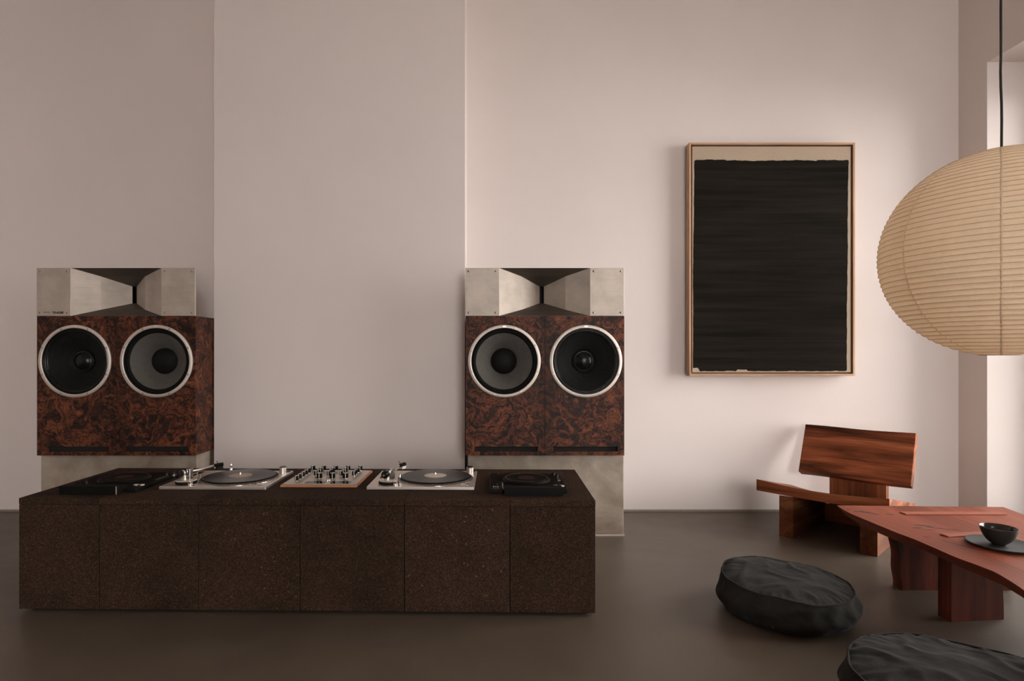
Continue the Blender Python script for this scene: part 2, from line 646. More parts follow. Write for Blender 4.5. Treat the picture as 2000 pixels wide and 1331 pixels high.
def slab(nu, nv, top, bot):
    """grid slab; top(i/nu, j/nv) and bot(...) give points"""
    bm = bmesh.new()
    t = [[bm.verts.new(top(i / nu, j / nv)) for j in range(nv + 1)] for i in range(nu + 1)]
    b = [[bm.verts.new(bot(i / nu, j / nv)) for j in range(nv + 1)] for i in range(nu + 1)]
    for i in range(nu):
        for j in range(nv):
            bm.faces.new((t[i][j], t[i + 1][j], t[i + 1][j + 1], t[i][j + 1]))
            bm.faces.new((b[i][j], b[i][j + 1], b[i + 1][j + 1], b[i + 1][j]))
    for i in range(nu):
        bm.faces.new((t[i][0], b[i][0], b[i + 1][0], t[i + 1][0]))
        bm.faces.new((t[i][nv], t[i + 1][nv], b[i + 1][nv], b[i][nv]))
    for j in range(nv):
        bm.faces.new((t[0][j], t[0][j + 1], b[0][j + 1], b[0][j]))
        bm.faces.new((t[nu][j], b[nu][j], b[nu][j + 1], t[nu][j + 1]))
    bmesh.ops.recalc_face_normals(bm, faces=bm.faces)
    return bm


def interp(x, xs, ys):
    if x <= xs[0]:
        return ys[0]
    for i in range(1, len(xs)):
        if x <= xs[i]:
            t = (x - xs[i - 1]) / (xs[i] - xs[i - 1])
            return ys[i - 1] + t * (ys[i] - ys[i - 1])
    return ys[-1]


# ================================================================== room shell
WB = 3.88        # back wall plane
LX = -4.4        # left wall
CH = 4.1         # ceiling height
PX0, PX1, PY = -1.6055, -0.1268, 3.51   # pier

struct(link('floor', B(LX - 0.2, GX + 0.06, FY - 0.2, WB + 0.2, -0.15, 0.0), 'floor'), 'polished grey brown microcement floor')
struct(link('ceiling', B(LX - 0.2, RX + 0.6, FY - 0.2, WB + 0.2, CH, CH + 0.2), 'ceiling'))
struct(link('wall_back', B(LX - 0.2, RX + 0.6, WB, WB + 0.2, 0, CH), 'wall'), 'warm off-white plaster back wall')
struct(link('wall_pier', B(PX0, PX1, PY, WB, 0, CH), 'wall'), 'plaster pier standing forward of the back wall')
struct(link('wall_left', B(LX - 0.2, LX, FY, WB, 0, CH), 'wall'))
bm = bmesh.new()
box(bm, LX - 0.2, SHOP[0], FY - 0.2, FY, 0, CH)
box(bm, SHOP[1], RX + 0.6, FY - 0.2, FY, 0, CH)
box(bm, SHOP[0], SHOP[1], FY - 0.2, FY, 0, SHOP[2])
box(bm, SHOP[0], SHOP[1], FY - 0.2, FY, SHOP[3], CH)
struct(link('wall_front', bm, 'wall'), 'plaster wall behind the viewer with a wide shop window')
# right wall with the deep window niche
bm = bmesh.new()
box(bm, RX, RX + 0.6, WIN_Y1, WB, 0, CH)
edge = WIN_Y1
for y0, y1, gy, gz in NICHES:
    if y1 < edge:
        box(bm, RX, RX + 0.6, y1, edge, 0, CH)
    box(bm, RX, RX + 0.6, y0, y1, NICHE_Z, CH)
    box(bm, GX, RX + 0.6, y0, gy, gz, NICHE_Z)
    if gy < y1:
        box(bm, GX, RX + 0.6, gy, y1, 0, NICHE_Z)
    edge = y0
box(bm, RX, RX + 0.6, FY, edge, 0, CH)
struct(link('wall_right', bm, 'wall'), 'plaster side wall with a deep window niche')
struct(link('baseboard_back', B(PX1, RX, WB - 0.006, WB, 0, 0.012), 'skirt'))
struct(link('baseboard_left', B(LX, PX0, WB - 0.006, WB, 0, 0.012), 'skirt'))
struct(link('pavement', B(-16, GX + 14, -16, 14, -0.35, -0.22), 'pavement'), 'pale pavement outside the windows')
for wi, (y0_, _, y1_, gz) in enumerate(NICHES):
    w = struct(link('window_%d' % (wi + 1), B(GX + 0.01, GX + 0.05, y0_, y1_, 0.0, 0.04), 'winframe', None), 'tall window in a niche of the side wall')
    mid = (y0_ + y1_) / 2
    for n, (y0, y1, z0, z1) in {'head': (y0_, y1_, gz - 0.04, gz), 'jamb_a': (y0_, y0_ + 0.04, 0.04, gz - 0.04),
                                'jamb_b': (y1_ - 0.04, y1_, 0.04, gz - 0.04), 'mullion': (mid - 0.02, mid + 0.02, 0.04, gz - 0.04)}.items():
        link('window_' + n.split('_')[0], B(GX + 0.01, GX + 0.05, y0, y1, z0, z1), 'winframe', w)
    for y0, y1 in ((y0_ + 0.04, mid - 0.02), (mid + 0.02, y1_ - 0.04)):
        link('window_pane', B(GX + 0.027, GX + 0.033, y0, y1, 0.04, gz - 0.04), 'glass', w)


w = struct(link('window_%d' % (len(NICHES) + 1), B(SHOP[0], SHOP[1], FY - 0.12, FY - 0.07, SHOP[2], SHOP[2] + 0.05), 'winframe'), 'wide shop window behind the viewer')
sm = (SHOP[0] + SHOP[1]) / 2
link('window_head', B(SHOP[0], SHOP[1], FY - 0.12, FY - 0.07, SHOP[3] - 0.05, SHOP[3]), 'winframe', w)
for x in (SHOP[0], sm - 0.025, SHOP[1] - 0.05):
    link('window_jamb', B(x, x + 0.05, FY - 0.12, FY - 0.07, SHOP[2] + 0.05, SHOP[3] - 0.05), 'winframe', w)
for x0, x1 in ((SHOP[0] + 0.05, sm - 0.025), (sm + 0.025, SHOP[1] - 0.05)):
    link('window_pane', B(x0, x1, FY - 0.10, FY - 0.094, SHOP[2] + 0.05, SHOP[3] - 0.05), 'glass', w)


# ================================================================== speakers
def woofer(parent, cx, cz, kind, rot):
    """trim ring at the baffle plane y=0 (front is -Y), cone sunk behind it"""
    ring = link('woofer', L([(0.183, 0.0), (0.183, -0.008), (0.186, -0.011), (0.197, -0.011), (0.201, -0.008), (0.201, 0.0)], 72, 'Y', close=True), 'ring', parent, ang=40)
    ring.location = (cx, 0, cz)
    ring['label'] = 'large round driver with ' + ('grey paper cone' if kind == 'grey' else 'black ribbed cone')
    # badge on the rim
    link('badge', B(-0.009, 0.009, -0.0122, -0.0105, 0.187, 0.1965, bev=0.0005, seg=1), 'alu_deck', ring)
    first = None
    for k in range(8):
        a = PI / 8 + k * PI / 4 + rot
        p = (0.192 * math.cos(a), -0.0105, 0.192 * math.sin(a))
        if first is None:
            first = link('screw', L([(0.0, -0.0028), (0.0022, -0.0028), (0.0024, -0.0015), (0.0046, -0.0012), (0.005, 0.0)], 12, 'Y'), 'screw', ring, ang=40)
            first.location = p
        else:
            copy_part(first, ring, p)
    if kind == 'grey':
        link('surround', L([(0.183, -0.004), (0.181, 0.004), (0.177, 0.006), (0.172, 0.002), (0.165, 0.002), (0.160, 0.007), (0.157, 0.012)], 72, 'Y'), 'rubber', ring, smooth=True)
        link('cone', L([(0.157, 0.012), (0.145, 0.020), (0.125, 0.034), (0.105, 0.050), (0.088, 0.066), (0.070, 0.085)], 72, 'Y'), 'grey_cone', ring, smooth=True)
        link('dust_cap', L([(0.074, 0.083), (0.073, 0.078), (0.068, 0.075), (0.063, 0.070), (0.05, 0.062), (0.034, 0.055), (0.016, 0.0515), (0, 0.0505)], 48, 'Y'), 'dark_cone', ring, smooth=True)
    else:
        link('surround', L([(0.183, -0.004), (0.182, 0.004), (0.178, 0.007), (0.174, 0.000), (0.169, 0.000), (0.166, 0.006), (0.163, 0.004), (0.160, 0.010)], 72, 'Y'), 'gloss', ring, smooth=True)
        pr = []
        for i in range(66):
            t = i / 65
            r = 0.160 - t * 0.102
            y = 0.010 + 0.062 * t ** 1.15 + (0.0016 * math.sin(t * 2 * PI * 13) if t < 0.85 else 0)
            pr.append((r, y))
        link('cone', L(pr, 72, 'Y'), 'dark_cone', ring, smooth=True)
        link('dust_cap', L([(0.060, 0.074), (0.0595, 0.064), (0.0575, 0.0605), (0.055, 0.062), (0.045, 0.052), (0.03, 0.043), (0.015, 0.039), (0, 0.038)], 48, 'Y'), 'gloss', ring, smooth=True)
    return ring


CW, CHT, CD = 0.879, 0.774, 0.50      # cabinet width, height, depth
CZ0 = 0.463
WZ = 0.986 - CZ0


def veneer_half(parent, s):
    """half of the baffle (s=-1 left, +1 right) with a driver hole and a port slot"""
    x0, x1 = (-CW / 2, -0.0006) if s < 0 else (0.0006, CW / 2)
    bm = bmesh.new()

    def loop(pts, y):
        v = [bm.verts.new((x, y, z)) for x, z in pts]
        return v, [bm.edges.new((v[i], v[(i + 1) % len(v)])) for i in range(len(v))]
    rect = [(x0, 0), (x1, 0), (x1, CHT), (x0, CHT)]
    wc = s * 0.2255
    circ = [(wc + 0.184 * math.cos(2 * PI * i / 64), WZ + 0.184 * math.sin(2 * PI * i / 64)) for i in range(64)]
    sx0, sx1 = (x0 + 0.050, x0 + 0.398) if s < 0 else (x0 + 0.046, x0 + 0.402)
    slot = [(sx0, 0.022), (sx1, 0.022), (sx1, 0.050), (sx0, 0.050)]
    es = []
    loops = []
    for p in (rect, circ, slot):
        v, e = loop(p, 0.0)
        es += e
        loops.append(v)
    bmesh.ops.triangle_fill(bm, use_beauty=True, use_dissolve=False, edges=es)
    for v in loops:
        b = [bm.verts.new((q.co.x, 0.022, q.co.z)) for q in v]
        for i in range(len(v)):
            j = (i + 1) % len(v)
            bm.faces.new((v[i], v[j], b[j], b[i]))
    bmesh.ops.recalc_face_normals(bm, faces=bm.faces)
    for f in bm.faces:
        if abs(f.normal.y) > 0.9 and f.normal.y > 0:
            f.normal_flip()
    link('veneer_panel', bm, 'burl', parent)
    link('port_slot', B(sx0 - 0.004, sx1 + 0.004, 0.023, 0.20, 0.018, 0.054), 'void', parent)


def cabinet(cx, idx, label, kinds, rots):
    t = tag(empty('speaker_cabinet', (cx, 3.30, CZ0)), label, 'speaker', 'twin woofer speaker cabinets')
    bm = bmesh.new()
    y0 = 0.0225
    h = CW / 2
    box(bm, -h, -h + 0.02, y0, CD, 0, CHT)
    box(bm, h - 0.02, h, y0, CD, 0, CHT)
    box(bm, -h + 0.02, h - 0.02, y0, CD, 0, 0.017)
    box(bm, -h + 0.02, h - 0.02, y0, CD, CHT - 0.02, CHT)
    box(bm, -h + 0.02, h - 0.02, CD - 0.02, CD, 0.017, CHT - 0.02)
    c = link('case', bm, 'burl', t)
    c.pass_index = idx
    n0 = set(COL.objects)
    veneer_half(t, -1)
    veneer_half(t, 1)
    for o in set(COL.objects) - n0:
        o.pass_index = idx
    woofer(t, -0.2255, WZ, kinds[0], rots[0])
    woofer(t, 0.2255, WZ, kinds[1], rots[1])
    return t


cabinet(-2.0515, 0, 'burl veneer speaker cabinet left of the plaster pier', ('black', 'grey'), (0, 0))
cabinet(0.3245, 1, 'burl veneer speaker cabinet between the pier and the painting', ('grey', 'black'), (0.09, 0))


def quad_plate(pts, thick, back=Vector((0, 1, 0))):
    """a thin folded sheet: front polygon plus a copy pushed back"""
    bm = bmesh.new()
    a = [bm.verts.new(p) for p in pts]
    b = [bm.verts.new(Vector(p) + back * thick) for p in pts]
    n = len(a)
    bm.faces.new(a)
    bm.faces.new(list(reversed(b)))
    for i in range(n):
        j = (i + 1) % n
        bm.faces.new((a[i], b[i], b[j], a[j]))
    bmesh.ops.recalc_face_normals(bm, faces=bm.faces)
    return bm


def text_mesh(body, size, extrude=0.0004, bold=0.0):
    cu = bpy.data.curves.new('lettering', 'FONT')
    cu.body = body
    cu.size = size
    cu.extrude = extrude
    cu.offset = bold
    o = bpy.data.objects.new('lettering_tmp', cu)
    COL.objects.link(o)
    dg = bpy.context.evaluated_depsgraph_get()
    me = bpy.data.meshes.new_from_object(o.evaluated_get(dg))
    bpy.data.objects.remove(o)
    return me


def horn(cx, label, text):
    HW, HH = 0.4395, 0.2655
    z0 = CZ0 + CHT + 0.0005
    t = tag(empty('horn_tweeter', (cx, 3.30, z0)), label, 'speaker horn', 'metal horns on the speaker cabinets')
    mw = 0.2505                       # half width of the mouth
    hz = HH / 2
    bx, bh, by = 0.124, 0.094, 0.062  # fold line
    tx, th, ty = 0.0125, 0.049, 0.172  # throat
    for s in (-1, 1):
        x0, x1 = sorted((s * HW, s * mw))
        link('flange_plate', B(x0, x1, -0.003, 0.006, 0, HH, bev=0.0012, seg=1), 'alu', t)
        # side wall in two folded panels
        link('side_wall', quad_plate([(s * mw, 0.0, 0), (s * bx, by, hz - bh), (s * bx, by, hz + bh), (s * mw, 0.0, HH)], 0.003), 'alu', t)
        link('side_wall', quad_plate([(s * bx, by, hz - bh), (s * tx, ty, hz - th), (s * tx, ty, hz + th), (s * bx, by, hz + bh)], 0.003), 'alu', t)
        for q, (xx, zz) in enumerate(((0.018, 0.018), (0.168, 0.018), (0.018, HH - 0.018), (0.168, HH - 0.018))):
            sc = link('screw', L([(0, -0.0075), (0.004, -0.0065), (0.0055, -0.0045), (0.006, -0.003)], 12, 'Y'), 'screw', t, smooth=True)
            sc.location = (s * (HW - xx), 0, zz)
    for sg in (-1, 1):
        za, zb, zc = hz + sg * hz, hz + sg * bh, hz + sg * th
        kx, kh, ky = 0.078, 0.0715, 0.128
        zk = hz + sg * kh
        bm = bmesh.new()
        o1 = 0.003 * sg
        rows = [[(-mw, 0, za), (mw, 0, za)], [(-bx, by, zb), (bx, by, zb)], [(-tx, ty, zc), (tx, ty, zc)]]
        vv = [[bm.verts.new(p) for p in r] for r in rows]
        ww = [[bm.verts.new((p[0], p[1] + 0.003, p[2] + (0 if i == 0 else o1))) for p in r] for i, r in enumerate(rows)]
        for A in (vv, ww):
            for i in range(2):
                bm.faces.new((A[i][0], A[i][1], A[i + 1][1], A[i + 1][0]))
        bmesh.ops.recalc_face_normals(bm, faces=bm.faces)
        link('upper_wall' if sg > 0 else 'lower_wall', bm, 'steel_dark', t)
    bm = bmesh.new()
    box(bm, -tx - 0.03, -tx, ty, ty + 0.05, hz - th - 0.02, hz + th + 0.02)
    box(bm, tx, tx + 0.03, ty, ty + 0.05, hz - th - 0.02, hz + th + 0.02)
    box(bm, -tx - 0.03, tx + 0.03, ty + 0.05, ty + 0.06, hz - th - 0.02, hz + th + 0.02)
    box(bm, -tx, tx, ty, ty + 0.05, hz + th, hz + th + 0.02)
    box(bm, -tx, tx, ty, ty + 0.05, hz - th - 0.02, hz - th)
    link('throat', bm, 'black', t)
    link('compression_driver', L([(0, 0.062), (0.055, 0.062), (0.06, 0.068), (0.06, 0.12), (0.05, 0.13), (0, 0.13)], 32, 'Y', (0, ty, hz)), 'black', t, ang=40)
    # bracket that carries the horn on the cabinet
    bm = bmesh.new()
    for s in (-1, 1):
        box(bm, s * 0.2 - 0.012, s * 0.2 + 0.012, 0.006, 0.27, 0, 0.004)
        box(bm, s * 0.2 - 0.012, s * 0.2 + 0.012, 0.266, 0.27, 0.004, hz)
    box(bm, -0.212, 0.212, 0.27, 0.274, hz - 0.012, hz + 0.012)
    link('bracket', bm, 'alu', t)
    if text:
        me = text_mesh('TRADER', 0.0165, 0.0003, 0.0009)
        o = link_me('lettering', me, 'ink', t)
        o.rotation_euler = (PI / 2, 0, 0)
        o.scale = (1.03, 1.0, 1)
        o.location = (-HW + 0.0885, -0.0033, 0.012)
        o['label'] = 'black capital letters on the steel plate'
        # four small slanted marks and a dot before the word
        bm = bmesh.new()
        for k in range(4):
            x = -HW + 0.036 + k * 0.0098
            prismpts = [(x, 0.0165), (x + 0.0042, 0.0165), (x + 0.0072, 0.0235), (x + 0.0042, 0.0235)] if k != 1 else [(x, 0.0165), (x + 0.0062, 0.0165), (x + 0.0052, 0.0235), (x + 0.0034, 0.0235)]
            a = [bm.verts.new((p[0], -0.0036, p[1])) for p in prismpts]
            bm.faces.new(a)
        x = -HW + 0.079
        a = [bm.verts.new((x + 0.0017 * math.cos(q * PI / 4), -0.0036, 0.0185 + 0.0017 * math.sin(q * PI / 4))) for q in range(8)]
        bm.faces.new(a)
        link('emblem', bm, 'ink', t)
    return t


horn(-2.0515, 'steel folded horn lettered TRADER on the leftmost cabinet', True)
horn(0.3225, 'steel folded horn without lettering, on the cabinet nearer the painting', False)


def plinth(cx, label):
    t = tag(empty('speaker_plinth', (cx, 3.36, 0)), label, 'plinth', 'stone plinths under the speakers')
    link('block', B(-0.44, 0.44, 0, 0.43, 0.010, CZ0, bev=0.004), 'stone', t)
    link('base_strip', B(-0.443, 0.443, -0.005, 0.43, 0, 0.010), 'alu', t)


plinth(-2.074, 'mottled beige stone plinth under the lettered horn speaker')
plinth(0.335, 'mottled beige stone plinth by the right end of the console')

# ================================================================== console
CYAW = math.radians(-1.0)
CON = empty('record_console', (-0.72, 2.345, 0), CYAW)
tag(CON, 'long low console clad in dark speckled cork', 'console')
XL, XR, CDEP, CTOP = -1.137, 1.146, 0.62, 0.455
seams = [XL, -0.815, -0.418, -0.014, 0.398, 0.812, XR]
link('toe_base', B(XL + 0.03, XR - 0.03, 0.03, CDEP - 0.03, 0, 0.016), 'black', CON)
link('carcass', B(XL + 0.03, XR - 0.03, 0.03, CDEP - 0.03, 0.016, CTOP - 0.026), 'black', CON)
g = 0.0012
for i in range(6):
    off = [0.0, 0.0006, 0.0, 0.0004, 0.0, 0.0008][i]
    link('front_panel', B(seams[i] + g * (i > 0), seams[i + 1] - g * (i < 5), off, 0.03, 0.014, CTOP - 0.0262, bev=0.0015, seg=1), 'cork', CON)
    link('top_panel', B(seams[i] + 0.0004 * (i > 0), seams[i + 1] - 0.0004 * (i < 5), -0.0008, CDEP, CTOP - 0.025, CTOP, bev=0.002, seg=2), 'cork', CON)
for s, x in ((-1, XL), (1, XR - 0.03)):
    link('side_panel', B(x, x + 0.03, 0.031, CDEP, 0.014, CTOP - 0.0262, bev=0.0015, seg=1), 'cork', CON)
for i in range(6):
    link('back_panel', B(max(seams[i], XL + 0.031), min(seams[i + 1], XR - 0.031), CDEP - 0.0295, CDEP, 0.014, CTOP - 0.0262), 'cork', CON)


# ================================================================== turntables
def turntable(x, y, label, rec_label, rec_mat, lamp, yaw=0.0, armang=24.0):
    t = tag(empty('turntable', (x, y, CTOP), yaw), label, 'turntable', 'silver turntables on the console')
    w_, d_ = 0.453, 0.345
    link('deck', B(-w_ / 2, w_ / 2, 0, d_, 0.0005, 0.014, bev=0.002, seg=2), 'alu_deck', t)
    pc = (0.046, 0.170)
    zt = 0.0142
    pl = link('platter', L([(0, zt), (0.1665, zt), (0.1685, zt + 0.002), (0.163, zt + 0.0065), (0.1585, zt + 0.0098), (0.157, zt + 0.0105), (0, zt + 0.0105)], 96, 'Z'), 'black', t, ang=30)
    pl.location = (pc[0], pc[1], 0)
    link('platter_rim', L([(0.1675, zt), (0.170, zt + 0.0005), (0.170, zt + 0.003), (0.1675, zt + 0.0035)], 96, 'Z', close=True), 'chrome', pl, smooth=True)
    # strobe dots round the rim
    bm = bmesh.new()
    for row in range(2):
        for k in range(120):
            a = 2 * PI * (k + 0.5 * row) / 120
            r0, z0_ = 0.1665 - row * 0.0028, zt + 0.0040 + row * 0.0025
            ca, sa = math.cos(a), math.sin(a)
            r1, z1_ = r0 - 0.0014, z0_ + 0.0014
            e = 0.0021
            q = [(r0, -e, z0_), (r0, e, z0_), (r1, e, z1_), (r1, -e, z1_)]
            vv = [bm.verts.new(((rr + 0.0007) * ca - ee * sa, (rr + 0.0007) * sa + ee * ca, zz + 0.0003)) for rr, ee, zz in q]
            bm.faces.new(vv)
    so = link('strobe_dots', bm, 'alu_deck', pl)
    so['kind'] = 'stuff'
    link('spindle', L([(0.0036, zt + 0.0105), (0.0036, zt + 0.024), (0.0026, zt + 0.0275), (0, zt + 0.028)], 14, 'Z'), 'chrome', pl, smooth=True)
    # tonearm base at the near left corner
    bx_, by_ = -0.145, 0.068
    tb = link('tonearm_base', L([(0, zt), (0.043, zt), (0.043, zt + 0.010), (0, zt + 0.010)], 40, 'Z', (bx_, by_, 0)), 'black', t, ang=40)
    link('height_ring', L([(0.0, zt + 0.0101), (0.041, zt + 0.0101), (0.042, zt + 0.012), (0.040, zt + 0.015), (0.022, zt + 0.0165), (0, zt + 0.0165)], 40, 'Z', (bx_, by_, 0)), 'alu_deck', tb, ang=40)
    arm = link('tonearm', L([(0, zt + 0.0166), (0.016, zt + 0.0166), (0.016, zt + 0.036), (0, zt + 0.036)], 24, 'Z', (bx_ - 0.004, by_, 0)), 'alu_deck', t, ang=40)
    a = math.radians(armang)
    ca, sa = math.sin(a), math.cos(a)           # direction of the arm: away and to the right
    hz_ = zt + 0.047

    def ap(l, o=0.0, z=0.0):
        return (bx_ + ca * l + sa * o, by_ + sa * l - ca * o, hz_ + z)
    # bright gimbal housing
    bm = bmesh.new()
    box(bm, 0.006, 0.024, -0.014, 0.014, zt + 0.0166, hz_ + 0.016, bev=0.002)
    g_ = link('gimbal_housing', bm, 'chrome', arm)
    g_.location = (bx_, by_, 0)
    link('gimbal_yoke', B(-0.022, 0.005, -0.012, 0.012, zt + 0.037, hz_ + 0.012, bev=0.003), 'black', arm).location = (bx_, by_, 0)
    link('counterweight', T([ap(-0.028), ap(-0.031), ap(-0.056), ap(-0.059)], [0.012, 0.016, 0.016, 0.012], 24), 'gloss', arm, ang=50)
    link('weight_dial', T([ap(-0.018), ap(-0.027)], 0.0135, 24), 'alu_deck', arm, ang=50)
    link('weight_shaft', T([ap(-0.059), ap(-0.072)], 0.005, 12), 'chrome', arm, ang=50)
    # s-shaped tube
    pts = []
    for k in range(15):
        q = k / 14
        pts.append(ap(q * 0.175, 0.012 * math.sin(q * PI) ** 2 - 0.006 * q ** 2, -0.004 * q))
    link('arm_tube', T(pts, 0.0045, 12), 'alu_deck', arm, smooth=True)
    p0, p1 = Vector(pts[-1]), Vector(pts[-1]) + Vector((ca * 0.9 + 0.30, sa * 0.8, 0)).normalized() * 0.045
    hs = link('headshell', T([p0, p0.lerp(p1, 0.15), p0.lerp(p1, 0.16), p1], [0.005, 0.005, 0.0085, 0.0095], 6), 'gloss', arm)
    dn = (p1 - p0).normalized()
    sd = Vector((dn.y, -dn.x, 0))
    cz_ = p0.lerp(p1, 0.7)
    bm = bmesh.new()
    for k_, (la, lb, wd, z0_, z1_) in enumerate(((-0.016, 0.012, 0.008, -0.019, -0.007),)):
        cs = [cz_ + dn * l_ + sd * s_ * wd for l_, s_ in ((la, -1), (lb, -1), (lb, 1), (la, 1))]
        prism(bm, [(c.x, c.y) for c in cs], cz_.z + z0_, cz_.z + z1_)
    link('cartridge', bm, 'black' if lamp else 'alu_deck', hs)
    link('finger_lift', T([cz_ - sd * 0.006, cz_ - sd * 0.016 + Vector((0, 0, 0.004)), cz_ - sd * 0.026 + Vector((0, 0, 0.013))], 0.0016, 8), 'black', hs)
    link('arm_rest', T([(bx_ + 0.040, by_ + 0.052, zt), (bx_ + 0.040, by_ + 0.052, zt + 0.030)], 0.004, 12), 'chrome', t)
    link('antiskate_dial', L([(0, zt), (0.011, zt), (0.011, zt + 0.014), (0, zt + 0.014)], 20, 'Z', (bx_ + 0.034, by_ - 0.030, 0)), 'chrome', tb, ang=40)
    # strobe pillar, start button, adapter, pitch slider
    link('strobe_pillar', L([(0, zt), (0.0165, zt), (0.0165, zt + 0.026), (0.0145, zt + 0.028), (0, zt + 0.028)], 28, 'Z', (0.196, 0.288, 0)), 'alu_deck', t, ang=40)
    link('pillar_cap', L([(0, zt + 0.0281), (0.0150, zt + 0.0281), (0.0145, zt + 0.031), (0, zt + 0.031)], 28, 'Z', (0.196, 0.288, 0)), 'gloss', t, ang=40)
    link('adapter_dome', L([(0.021, zt), (0.020, zt + 0.002), (0.012, zt + 0.006), (0.005, zt + 0.007), (0, zt + 0.007)], 28, 'Z', (0.182, 0.042, 0)), 'chrome', t, smooth=True)
    link('start_button', B(0.185, 0.217, 0.318, 0.338, zt, zt + 0.003, bev=0.0008, seg=1), 'gloss', t)
    link('pitch_fader', B(-0.205, -0.185, 0.17, 0.31, zt, zt + 0.0012), 'black', t)
    link('fader_cap', B(-0.207, -0.183, 0.235, 0.246, zt + 0.0013, zt + 0.009, bev=0.001, seg=1), 'chrome', t)
    link('hinge_slot', L([(0.0055, zt), (0.0055, zt + 0.0006), (0, zt + 0.0006)], 16, 'Z', (-0.092, 0.020, 0)), 'black', t)
    if lamp:
        link('target_lamp', L([(0, zt), (0.0062, zt), (0.0062, zt + 0.014), (0.0038, zt + 0.017), (0.0055, zt + 0.020), (0.0055, zt + 0.035), (0.003, zt + 0.038), (0, zt + 0.038)], 16, 'Z', (-0.068, 0.330, 0)), 'chrome', t, ang=40)
    # the record: a thing of its own lying on the platter
    R = Matrix.Rotation(yaw, 3, 'Z') @ Vector((pc[0], pc[1], 0))
    z0 = CTOP + zt + 0.0108
    r = tag(empty('vinyl_record', (x + R.x, y + R.y, z0), yaw), rec_label, 'record', 'records on the turntables')
    link('disc', L([(0.0037, 0), (0.151, 0), (0.1525, 0.0012), (0.151, 0.0024), (0.0037, 0.0024)], 96, 'Z', close=True), 'vinyl', r, ang=30)
    link('label', L([(0.0037, 0.0025), (0.050, 0.0025), (0.050, 0.0029), (0.0037, 0.0029)], 48, 'Z', close=True), rec_mat, r, ang=30)
    return t


turntable(-1.153, 2.502, 'silver turntable with pop-up lamp, left of the mixer', 'vinyl record with taupe label left of the mixer', 'label_a', True, CYAW, 14)
turntable(-0.2775, 2.500, 'silver turntable between the mixer and a black media player', 'vinyl record with cream label right of the mixer', 'label_b', False, CYAW, 7)

# ================================================================== mixer
MX = empty('rotary_mixer', (-0.719, 2.549, CTOP), CYAW)
tag(MX, 'silver rotary mixer with black knobs and brown wooden edge', 'mixer')
link('wood_case', B(-0.165, 0.165, 0, 0.322, 0.0005, 0.010, bev=0.001, seg=1), 'mixer_wood', MX)
link('faceplate', B(-0.159, 0.159, 0.007, 0.316, 0.0101, 0.0125, bev=0.0008, seg=1), 'mixer_panel', MX)
zf = 0.0127
for x0 in (-0.069, 0.041):
    link('meter', B(x0, x0 + 0.088, 0.020, 0.066, 0.0124, zf + 0.0004), 'meter', MX)
for x, y in ((0.0270, 0.040), (0.0330, 0.052)):
    link('toggle', T([(x, y, zf), (x, y, zf + 0.006), (x + 0.002, y, zf + 0.015)], [0.004, 0.003, 0.0024], 10), 'chrome', MX, smooth=True)
for x in (-0.152, 0.152):
    for y in (0.014, 0.309):
        link('screw', L([(0.003, zf), (0.002, zf + 0.001), (0, zf + 0.001)], 10, 'Z', (x, y, 0)), 'screw', MX)
kproto = {}


def knob(x, y, r, h, parent, ang):
    key = (r, h)
    if key not in kproto:
        k = link('knob', L([(0, zf + 0.007), (r * 0.96, zf + 0.007), (r, zf + 0.008), (r * 0.94, zf + h - 0.001), (r * 0.86, zf + h), (0, zf + h)], 24, 'Z'), 'black', parent, ang=35)
        c = link('collar', L([(0, zf), (r * 0.62, zf), (r * 0.55, zf + 0.0069), (0, zf + 0.0069)], 20, 'Z'), 'chrome', k, smooth=True)
        bm = bmesh.new()
        box(bm, -0.0011, 0.0011, -r - 0.0006, -r * 0.86, zf + 0.009, zf + h - 0.0008)
        box(bm, -0.0011, 0.0011, -r * 0.9, -r * 0.2, zf + h, zf + h + 0.0004)
        p = link('pointer', bm, 'white_mark', k)
        cap = link('knob_cap', L([(r * 0.80, zf + h), (r * 0.80, zf + h + 0.0006), (0, zf + h + 0.0006)], 20, 'Z'), 'mixer_panel', k)
        kproto[key] = (k, [c, p, cap])
        k.location = (x, y, 0)
        k.rotation_euler = (0, 0, ang)
    else:
        s, ch = kproto[key]
        k = copy_part(s, parent, (x, y, 0), (0, 0, ang))
        for q in ch:
            copy_part(q, k)


random.seed(4)
for ci, x in enumerate((-0.113, -0.061, -0.003, 0.055, 0.113)):
    ys = [0.165, 0.200, 0.240, 0.290]
    if ci == 0:
        ys = [0.055, 0.098, 0.143, 0.185, 0.228, 0.290]
    for y in ys:
        knob(x, y, 0.0088 if y < 0.28 else 0.0105, 0.026, MX, random.uniform(-0.35, 0.35))
for x in (-0.028, 0.030, 0.089):
    knob(x, 0.108, 0.0125, 0.028, MX, random.uniform(-0.1, 0.25))


